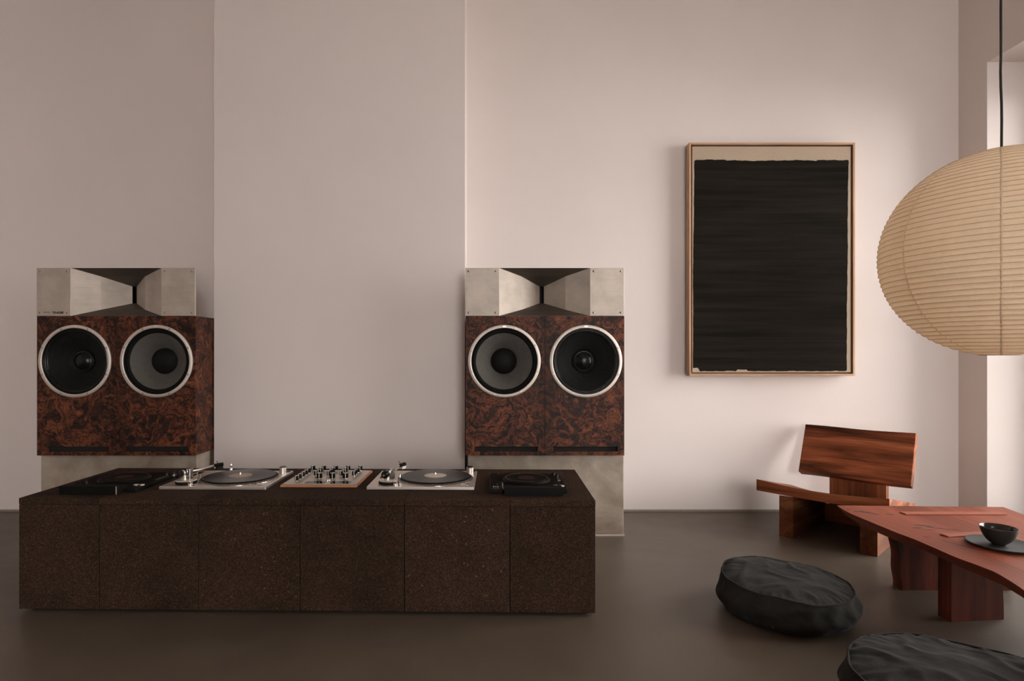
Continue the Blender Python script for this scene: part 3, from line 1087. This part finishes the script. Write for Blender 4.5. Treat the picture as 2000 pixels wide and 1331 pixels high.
# ================================================================== media players (seen from behind)
def player(x, y, label, off):
    t = tag(empty('media_player', (x, y, CTOP), CYAW), label, 'media player', 'black media players on the console')
    link('body', B(-0.16, 0.16, 0.045, 0.385, 0.0005, 0.016, bev=0.003), 'black', t)
    hs = link('display_housing', slab(1, 1, lambda u, v: (off - 0.117 + 0.234 * u, 0.0 + 0.075 * v, 0.036 - 0.008 * v), lambda u, v: (off - 0.117 + 0.234 * u, 0.002 + 0.075 * v, 0.0005)), 'black', t)
    link('display_edge', B(off + 0.1165, off + 0.1185, -0.001, 0.004, 0.002, 0.0355), 'alu_deck', hs) if off < 0 else link('display_edge', B(off - 0.05, off + 0.117, -0.001, 0.001, 0.0352, 0.0366), 'gloss', hs)
    link('screen', slab(1, 1, lambda u, v: (off - 0.09 + 0.18 * u, 0.074 + 0.02 * v, 0.0275 - 0.009 * v), lambda u, v: (off - 0.09 + 0.18 * u, 0.0745 + 0.018 * v, 0.02 - 0.003 * v)), 'gloss', hs)
    jc = (0.0, 0.225)
    j = link('jog_wheel', L([(0, 0.0161), (0.103, 0.0161), (0.1045, 0.020), (0.099, 0.0275), (0.092, 0.0295), (0.086, 0.0285), (0, 0.0285)], 72, 'Z', (jc[0], jc[1], 0)), 'black', t, ang=30)
    link('jog_ring', L([(0.0905, 0.0296), (0.0925, 0.0303), (0.0945, 0.0297)], 72, 'Z', (jc[0], jc[1], 0)), 'chrome', j, smooth=True)
    link('jog_display', L([(0.036, 0.0286), (0.036, 0.0291), (0, 0.0291)], 40, 'Z', (jc[0], jc[1], 0)), 'red_led', j)
    bm = None
    for k in range(3):
        link('loop_button', B(-0.146 + k * 0.009, -0.141 + k * 0.009, 0.075, 0.090, 0.0161, 0.0225, bev=0.001, seg=1), 'chrome', t)
    link('slide_switch', T([(-0.108, 0.135, 0.016), (-0.108, 0.135, 0.028)], 0.0045, 12), 'chrome', t)
    link('tempo_knob', L([(0, 0.0161), (0.009, 0.0161), (0.008, 0.026), (0, 0.026)], 18, 'Z', (-0.134, 0.128, 0)), 'black', t, ang=40)
    for k, (bx_, by_) in enumerate(((0.118, 0.115), (0.143, 0.115))):
        link('play_button', L([(0.0105, 0.0161), (0.0105, 0.0195), (0.0085, 0.0205), (0, 0.0205)], 24, 'Z', (bx_, by_, 0)), 'alu_deck' , t, ang=40)
    for k in range(2):
        link('selector_dial', L([(0, 0.0161), (0.0085, 0.0161), (0.0075, 0.029), (0, 0.029)], 18, 'Z', (0.128 + 0.014 * k, 0.335 - 0.03 * k, 0)), 'gloss', t, ang=40)
    link('button_plate', B(0.137, 0.149, 0.22, 0.30, 0.0161, 0.018), 'screw', t)
    link('stop_button', B(-0.128, -0.100, 0.345, 0.362, 0.0161, 0.0195, bev=0.001, seg=1), 'red_led', t)


player(-1.605, 2.412, 'black media player at the far left end of the console', -0.012)
player(0.172, 2.392, 'black media player at the right end of the console top', 0.018)

# ================================================================== painting
PA = empty('framed_painting', (1.8235, 3.80, 1.631))
tag(PA, 'framed painting of a black brushed field on raw linen', 'painting')
hw, hh, ft, fd = 0.5295, 0.745, 0.0125, 0.055
for s in (-1, 1):
    link('frame_rail', B(s * hw - (ft if s > 0 else 0), s * hw + (0 if s > 0 else ft), 0, fd, -hh, hh, bev=0.0008, seg=1), 'oak', PA)
    link('frame_rail', B(-hw + ft, hw - ft, 0, fd, s * hh - (ft if s > 0 else 0), s * hh + (0 if s > 0 else ft), bev=0.0008, seg=1), 'oak_h', PA)
link('frame_back', B(-hw + ft, hw - ft, fd - 0.006, fd, -hh + ft, hh - ft), 'oak_h', PA)
link('hanging_cleat', B(-0.3, 0.3, fd, 0.0799, 0.3, 0.38), 'oak_h', PA)
cg = 0.010
link('canvas', B(-hw + ft + cg, hw - ft - cg, 0.008, 0.035, -hh + ft + cg, hh - ft - cg, bev=0.001, seg=1), 'linen', PA)
random.seed(11)


def jit(k, sc):
    return sc * (0.5 * math.sin(k * 12.9 + 1) + 0.3 * math.sin(k * 31.7 + 2) + 0.35 * math.sin(k * 77.3) + 0.2 * math.sin(k * 173.1))


pw = hw - ft - cg
ph = hh - ft - cg
out = []
N = 90
for i in range(N):                        # bottom edge, left to right
    q = i / N
    z = -ph + 0.006 + abs(jit(q + 3, 0.004))
    if 0.28 < q < 0.35:
        z += 0.010
    if q < 0.035:
        z += 0.020
    out.append((-pw + 0.005 + q * (2 * pw - 0.030), z))
for i in range(N):                        # right edge going up
    q = i / N
    x = pw - 0.028 + 0.012 * q + jit(q, 0.0022)
    out.append((x, -ph + 0.012 + q * (2 * ph - 0.098)))
for i in range(N):                        # top edge, right to left
    q = i / N
    out.append((pw - 0.016 - q * (2 * pw - 0.030), ph - 0.086 + jit(q + 7, 0.0035) - (0.004 if 0.2 < q < 0.8 else 0)))
for i in range(N):                        # left edge going down
    q = i / N
    out.append((-pw + 0.0145 - 0.009 * min(1, q * 1.9) + jit(q + 11, 0.0016), ph - 0.092 - q * (2 * ph - 0.11)))
bm = bmesh.new()
prism(bm, [(x, -z) for x, z in out], 0, 0.0012)
bmesh.ops.transform(bm, matrix=Matrix(((1, 0, 0, 0), (0, 0, -1, 0.008), (0, -1, 0, 0), (0, 0, 0, 1))), verts=bm.verts)
bmesh.ops.recalc_face_normals(bm, faces=bm.faces)
o = link('paint_field', bm, 'paint', PA)
o['label'] = 'matt black brushed paint with ragged edges'

# ================================================================== lounge chair
CA = math.radians(-46.0)
CHR = empty('lounge_chair', (1.643, 3.346, 0), CA)      # local x = along the front, local y = to the back
tag(CHR, 'low slab-wood lounge chair with tilted plank backrest', 'chair')


def seat_top(u, v):
    x = -0.123 + u * (0.649 + 0.010 * v + 0.005 * math.sin(v * 11))
    y = v * 0.5445
    dip = 0.026 * math.sin(PI * min(1, max(0, (x + 0.123) / 0.65))) * (0.75 + 0.5 * v)
    return x, y, 0.304 - 0.215 * y - dip


def seat_bot(u, v):
    x, y, z = seat_top(u, v)
    return x, y, 0.240 - 0.215 * y - 0.006 * math.sin(PI * u)


link('seat', slab(28, 14, seat_top, seat_bot), 'chair', CHR, ang=40)
for x0, x1 in ((0.0, 0.073), (0.396, 0.474)):
    def lt(u, v, x0=x0, x1=x1):
        y = 0.006 + v * 0.594
        return x0 + u * (x1 - x0), y, 0.2325 - 0.215 * y
    link('leg', slab(1, 6, lt, lambda u, v, f=lt: (f(u, v)[0], f(u, v)[1], 0)), 'chair_y', CHR)
link('stretcher', B(0.0735, 0.3955, 0.5455, 0.60, 0, 0.105, bev=0.001, seg=1), 'chair', CHR)
tilt = math.radians(24.3)
BT = 0.058
BY, BZ = 0.490, 0.2895                                   # lower front edge of the backrest
bb = (BY + BT * math.cos(tilt), BZ - BT * math.sin(tilt))  # lower back edge
bm = bmesh.new()
pp = [(0.5455, 0.1055), (0.60, 0.1055), (0.60, bb[1] + (0.60 - bb[0] - 0.001) / math.tan(tilt)), (bb[0] + 0.001, bb[1]), (0.5455, bb[1] - 0.001)]
prism(bm, pp, 0.100, 0.3955)
bmesh.ops.transform(bm, matrix=Matrix(((0, 0, 1, 0), (1, 0, 0, 0), (0, 1, 0, 0), (0, 0, 0, 1))), verts=bm.verts)
bmesh.ops.recalc_face_normals(bm, faces=bm.faces)
link('post', bm, 'chair_z', CHR)


def back_pt(u, v, dep):
    x = -0.060 + 0.584 * u
    # slightly wavy live edges at top and bottom
    l = v * 0.311
    if v < 0.01:
        l += 0.003 * math.sin(u * 7)
    if v > 0.99:
        l += 0.003 * math.sin(u * 6 + 1)
    y = BY + l * math.sin(tilt) + math.cos(tilt) * dep
    z = BZ + l * math.cos(tilt) - math.sin(tilt) * dep
    return x, y, z


bo = slab(20, 8, lambda u, v: back_pt(u, v, 0), lambda u, v: back_pt(u, v, BT))
bmesh.ops.bevel(bo, geom=[e for e in bo.edges if len(e.link_faces) == 2 and e.calc_face_angle() > 0.9], offset=0.002, segments=1, affect='EDGES')
link('backrest', bo, 'chair', CHR, ang=40)

# ================================================================== low table
TB = empty('low_table', (2.0, 2.0, 0))
tag(TB, 'low live-edge red wood table under the paper lantern', 'table')
TZ = 0.32
lx_d = [0.90, 1.10, 1.35, 1.60, 1.776, 1.828, 1.929, 1.999, 2.069, 2.167, 2.268, 2.359, 2.458, 2.556, 2.63, 2.707, 2.78]
lx_x = [1.66, 1.63, 1.605, 1.595, 1.603, 1.622, 1.647, 1.641, 1.629, 1.631, 1.631, 1.619, 1.614, 1.611, 1.609, 1.617, 1.633]
rx_d = [0.9, 1.5, 2.2, 2.621, 2.752]
rx_x = [2.45, 2.40, 2.38, 2.367, 2.39]


def tt(u, v):
    d = 0.90 + v * (2.78 - 0.028 * u - 0.90)
    a, b = interp(d, lx_d, lx_x), interp(d, rx_d, rx_x)
    return a + u * (b - a) - 2.0, d - 2.0, TZ


def tbm(u, v):
    x, y, z = tt(u, v)
    k = 0.5 + 0.5 * math.sin(v * 21)
    if u < 0.001:
        x += 0.028 + 0.012 * k
    if u > 0.999:
        x -= 0.012
    return x, y + (-0.006 if v > 0.999 else 0), TZ - 0.044


bm = slab(14, 60, tt, tbm)
bmesh.ops.bevel(bm, geom=[e for e in bm.edges if len(e.link_faces) == 2 and e.calc_face_angle() > 0.8], offset=0.003, segments=2, affect='EDGES')
link('tabletop', bm, 'table', TB, ang=35)


def leg_slab(x0, x1, y0, y1, wl, wr, rz=0.0):
    """upright plank with a live edge; wl / wr are the waviness of the left and right edge"""
    h = TZ - 0.0445
    cx_, cy_ = (x0 + x1) / 2, (y0 + y1) / 2

    def f(u, v, y):
        a = x0 - cx_ + wl * (0.6 * math.sin(v * 5.5 + 0.6) + 0.4 * math.sin(v * 11 + 1.5))
        b = x1 - cx_ + wr * math.sin(v * 6 + 1)
        return a + u * (b - a), y, v * h
    o = link('leg', slab(4, 16, lambda u, v: f(u, v, y1 - cy_), lambda u, v: f(u, v, y0 - cy_)), 'table_z', TB, ang=35)
    o.location = (cx_ - 2.0, cy_ - 2.0, 0)
    o.rotation_euler = (0, 0, rz)
    return o


leg_slab(1.795, 2.275, 2.585, 2.645, 0.014, 0.004, 0.0)
leg_slab(1.776, 1.995, 2.29, 2.35, 0.0, 0.003, math.radians(6))
leg_slab(1.800, 2.280, 1.02, 1.08, 0.010, 0.006, 0.0)
leg_slab(1.810, 2.030, 1.33, 1.39, 0.0, 0.003, math.radians(-5))
# dark fissures in the top
random.seed(23)
fis = [(1.69, 2.66, 0.050, 0.014, -0.5), (1.715, 2.625, 0.03, 0.006, -0.6), (1.655, 2.67, 0.012, 0.008, 0), (1.64, 2.70, 0.012, 0.006, 0.2), (1.775, 2.62, 0.030, 0.004, 0.1),
       (1.80, 2.45, 0.055, 0.010, -0.55), (1.83, 2.415, 0.06, 0.007, -0.5), (1.752, 2.42, 0.030, 0.007, -0.2), (1.785, 2.395, 0.045, 0.003, -0.2), (1.70, 2.30, 0.018, 0.004, -0.7),
       (1.755, 2.20, 0.10, 0.0020, -1.15), (2.02, 2.64, 0.035, 0.003, 0.1), (1.88, 2.40, 0.03, 0.003, -0.4)]
for (x, y, ln, wd, an) in fis:
    bm = bmesh.new()
    n = 8
    up_ = [(ln * (i / n - 0.5), wd * math.sin(PI * i / n) * random.uniform(0.3, 0.7)) for i in range(1, n)]
    dn_ = [(ln * (i / n - 0.5), -wd * math.sin(PI * i / n) * random.uniform(0.3, 0.7)) for i in range(n - 1, 0, -1)]
    pts = [(-ln / 2, 0)] + dn_[::-1] + [(ln / 2, 0)] + up_[::-1]
    prism(bm, [(a_ * 1.35, b_ * 1.7) for a_, b_ in pts], -0.002, 0.0005)
    o = link('fissure', bm, 'crack', TB)
    o.location = (x - 2.0, y - 2.0, TZ)
    o.rotation_euler = (0, 0, an)

# strips, saucer and bowl
o = link('wooden_strip', B(-0.224, 0.224, -0.019, 0.019, 0, 0.005, bev=0.001, seg=1), 'strip')
o.location = (2.064, 2.632, TZ + 0.0003)
tag(o, 'long flat red wood strip near the far edge of the low table', 'wood strip', 'wood strips on the table')
o = link('wooden_strip', B(-0.12, 0.12, -0.019, 0.019, 0, 0.005, bev=0.001, seg=1), 'strip')
o.location = (1.895, 2.328, TZ + 0.0003)
o.rotation_euler = (0, 0, math.radians(8))
tag(o, 'short flat red wood strip lying behind the dark bowl', 'wood strip', 'wood strips on the table')
o = link('saucer', L([(0, 0.0), (0.06, 0.0), (0.095, 0.004), (0.106, 0.010), (0.1065, 0.012), (0.104, 0.0125), (0.092, 0.0095), (0.05, 0.008), (0, 0.008)], 64, 'Z'), 'saucer', smooth=True)
o.location = (1.892, 2.188, TZ + 0.0003)
tag(o, 'flat round matt slate-black saucer on the low table', 'saucer')
bw = empty('tea_bowl', (1.880, 2.185, TZ + 0.0085))
bw.scale = (0.82, 0.82, 0.86)
tag(bw, 'dark stoneware tea bowl standing on the black saucer', 'bowl')
link('outer_wall', L([(0, 0.0), (0.024, 0.0), (0.026, 0.004), (0.034, 0.009), (0.047, 0.021), (0.058, 0.038), (0.066, 0.058), (0.0692, 0.072), (0.0695, 0.0735)], 64, 'Z'), 'ceramic', bw, smooth=True)
link('glazed_inside', L([(0.0695, 0.0735), (0.0675, 0.0742), (0.0655, 0.0725), (0.062, 0.058), (0.053, 0.038), (0.040, 0.020), (0.02, 0.012), (0, 0.010)], 64, 'Z'), 'ceramic_in', bw, smooth=True)


# ================================================================== floor cushions
def pouf(x, y, rad, hgt, seed, rz, tiltv, label):
    rnd = random.Random(seed)
    ph_ = [rnd.uniform(0, 6.28) for _ in range(14)]
    t = tag(empty('floor_cushion', (x, y, 0), rz), label, 'cushion', 'charcoal floor cushions')

    def seam_z(a):
        return hgt + tiltv[0] * math.cos(a) + tiltv[1] * math.sin(a) + 0.004 * math.sin(3 * a + ph_[0]) + 0.002 * math.sin(7 * a + ph_[1])

    def seam_r(a):
        return rad * (1 + 0.012 * math.sin(2 * a + ph_[2]) + 0.005 * math.sin(5 * a + ph_[3])) + 0.0012 * math.sin(17 * a + ph_[4])

    def ridge(x_, y_, z_, sc_):
        return 1 - abs(mnoise.noise(Vector((x_ * sc_ + ph_[5], y_ * sc_ + ph_[6], z_ * sc_)))) * 2

    def top(a, q):           # q 0 at seam, 1 in the middle
        r = seam_r(a) * (1 - q)
        k = 1 - q
        z = seam_z(a) * k ** 2 + (hgt + 0.004) * (1 - k ** 2) + 0.024 * (1 - k ** 3.2)
        xx, yy = r * math.cos(a), r * math.sin(a)
        f = min(1, 6 * q)
        z += f * (0.010 * mnoise.noise(Vector((xx * 5 + ph_[7], yy * 5, ph_[8]))) + 0.013 * max(0, ridge(xx, yy, 0, 8) - 0.55) + 0.003 * mnoise.noise(Vector((xx * 24, yy * 24, ph_[9]))))
        # short puckers running in from the seam
        z += 0.009 * math.exp(-q * 7) * mnoise.noise(Vector((a * 11, q * 3, ph_[10])))
        return xx, yy, z

    def side(a, q):          # q 0 at seam, 1 at the floor
        zt_ = seam_z(a)
        bul = math.sin(PI * min(1, q * 1.02)) * 0.020 - 0.030 * max(0, q - 0.75) * 4 * (q - 0.75) * 4
        fold = 0.006 * math.sin(PI * q) * math.sin(9 * q + 3 * a + ph_[10]) + 0.0022 * math.sin(PI * q) * math.sin(17 * a + 7 * q + ph_[11])
        r = seam_r(a) + bul + fold + math.sin(PI * q) * (0.006 * (ridge(math.cos(a) * rad, math.sin(a) * rad, q * 0.22, 9) - 0.5) + 0.003 * mnoise.noise(Vector((a * 9, q * 5, ph_[12]))))
        z = zt_ * (1 - q)
        return r * math.cos(a), r * math.sin(a), z
    na, nq = 220, 40
    bm = bmesh.new()
    g_ = [[bm.verts.new(top(2 * PI * i / na, 1 - (1 - k / nq) ** 1.0)) for i in range(na)] for k in range(nq)]
    c = bm.verts.new((0, 0, top(0, 0.999)[2]))
    for k in range(nq - 1):
        for i in range(na):
            j = (i + 1) % na
            bm.faces.new((g_[k][i], g_[k][j], g_[k + 1][j], g_[k + 1][i]))
    for i in range(na):
        bm.faces.new((g_[-1][i], g_[-1][(i + 1) % na], c))
    bmesh.ops.smooth_vert(bm, verts=[v_ for r_ in g_[2:] for v_ in r_] + [c], factor=0.5)
    link('top_cover', bm, 'pouf', t, smooth=True)
    bm = bmesh.new()
    g_ = [[bm.verts.new(side(2 * PI * i / na, k / 18)) for i in range(na)] for k in range(19)]
    for k in range(18):
        for i in range(na):
            j = (i + 1) % na
            bm.faces.new((g_[k][i], g_[k + 1][i], g_[k + 1][j], g_[k][j]))
    bm.faces.new(list(reversed(g_[-1])))
    link('side_band', bm, 'pouf', t, smooth=True)
    pts = [Vector((seam_r(2 * PI * i / 144) * math.cos(2 * PI * i / 144), seam_r(2 * PI * i / 144) * math.sin(2 * PI * i / 144), seam_z(2 * PI * i / 144))) for i in range(145)]
    link('seam', T(pts, 0.0042, 6), 'pouf', t, smooth=True)


pouf(1.185, 2.362, 0.230, 0.134, 3, 0.0, (-0.008, 0.008), 'round charcoal canvas floor cushion in front of the lounge chair')
pouf(1.27, 1.56, 0.272, 0.165, 8, 2.0, (0.0, 0.0), 'round charcoal canvas floor cushion cut off by the photo corner')

# ================================================================== paper lantern
LD = 2.15
LXc = (1956 - 950) / 1163 * LD
LZ0, LZ1 = 1.024, 1.758
LN = empty('paper_lantern', (LXc, LD, LZ0))
tag(LN, 'large ribbed paper pendant lantern hanging over the table', 'pendant lamp')
LH = LZ1 - LZ0
LR = 0.377
RO = 0.062           # radius of the end openings


def lr(t):
    """radius of the shade at height fraction t (0 bottom, 1 top)"""
    q = (2 * t - 1) * math.sqrt(1 - (RO / LR) ** 2)
    return LR * math.sqrt(1 - q * q)


NR = 46


def rib_t(i):
    """ribs evenly spaced along the surface, denser in height near the ends"""
    a = i / NR
    return 0.62 * a + 0.38 * (0.5 - 0.5 * math.cos(PI * a))


rib_h = [rib_t(i) for i in range(NR + 1)]
prof = []
for i in range(NR):
    a, b = rib_h[i], rib_h[i + 1]
    for k in range(4):
        q = k / 4
        tv = a + (b - a) * q
        sag = 0.0036 * math.sin(PI * q)
        # perpendicular sag inward
        r_ = lr(a) + (lr(b) - lr(a)) * q
        sl = math.atan2(lr(b) - lr(a), (b - a) * LH)
        prof.append((r_ - sag * math.cos(sl), tv * LH + sag * math.sin(sl)))
prof.append((lr(1.0), LH))
link('shade', L(prof, 128, 'Z'), 'paper', LN, smooth=True)
for i in range(1, NR):
    r_, z_ = lr(rib_h[i]), rib_h[i] * LH
    pr = [(r_ + 0.0003 + 0.0009 * math.cos(k * PI / 2), z_ + 0.0009 * math.sin(k * PI / 2)) for k in range(4)]
    link('rib', L(pr, 96, 'Z', close=True), 'rib', LN, smooth=True)
for k in range(8):
    a = math.radians(-130.9 + 45 * k)
    # narrow raised overlap where two paper gores meet
    bm = bmesh.new()
    rows = []
    rnd = random.Random(k)
    for i in range(len(prof)):
        r_, z_ = prof[i]
        wv = 0.0030 + 0.0014 * math.sin(i * 1.7 + k)
        off = rnd.uniform(-0.0006, 0.0006)
        rows.append([bm.verts.new(((r_ + e_) * math.cos(a + s_ / max(r_, 0.05)), (r_ + e_) * math.sin(a + s_ / max(r_, 0.05)), z_)) for s_, e_ in ((-wv + off, 0.0002), (off, 0.0034 + 0.0012 * math.sin(i * 2.3 + k)), (wv + off, 0.0002))])
    for p, q in zip(rows[:-1], rows[1:]):
        for m_ in range(2):
            bm.faces.new((p[m_], p[m_ + 1], q[m_ + 1], q[m_]))
    bmesh.ops.recalc_face_normals(bm, faces=bm.faces)
    link('gore_seam', bm, 'paper', LN, smooth=True)
for z_ in (0.0, LH):
    link('end_ring', L([(RO + 0.002 * math.cos(k * PI / 3), z_ + 0.002 * math.sin(k * PI / 3)) for k in range(6)], 64, 'Z', close=True), 'rib', LN, smooth=True)
# wire stretcher and socket inside, cord and ceiling rose
bm = bmesh.new()
tube(bm, [(-RO, 0, LH), (0, 0, LH + 0.006), (RO, 0, LH)], 0.0016, 6)
tube(bm, [(0, 0, 0.003), (0, 0, LH)], 0.0016, 6)
tube(bm, [(-RO, 0, 0), (0, 0, 0.003), (RO, 0, 0)], 0.0016, 6)
link('wire_frame', bm, 'cord', LN)
link('lamp_socket', L([(0, LH - 0.09), (0.019, LH - 0.09), (0.019, LH - 0.02), (0.008, LH - 0.004), (0, LH - 0.004)], 24, 'Z'), 'black', LN, ang=40)
cp = []
for i in range(41):
    q = i / 40
    z_ = LH + q * (CH - 0.03 - LZ1)
    cp.append((0.0018 * math.sin(q * 21) + 0.0035 * math.exp(-((q - 0.115) / 0.03) ** 2) * -1, 0.001 * math.sin(q * 13), z_))
link('cord', T(cp, 0.0042, 10), 'cord', LN, smooth=True)
link('ceiling_rose', L([(0, CH - LZ0), (0.05, CH - LZ0), (0.05, CH - LZ0 - 0.02), (0.012, CH - LZ0 - 0.032), (0, CH - LZ0 - 0.032)], 32, 'Z'), 'black', LN, ang=40)
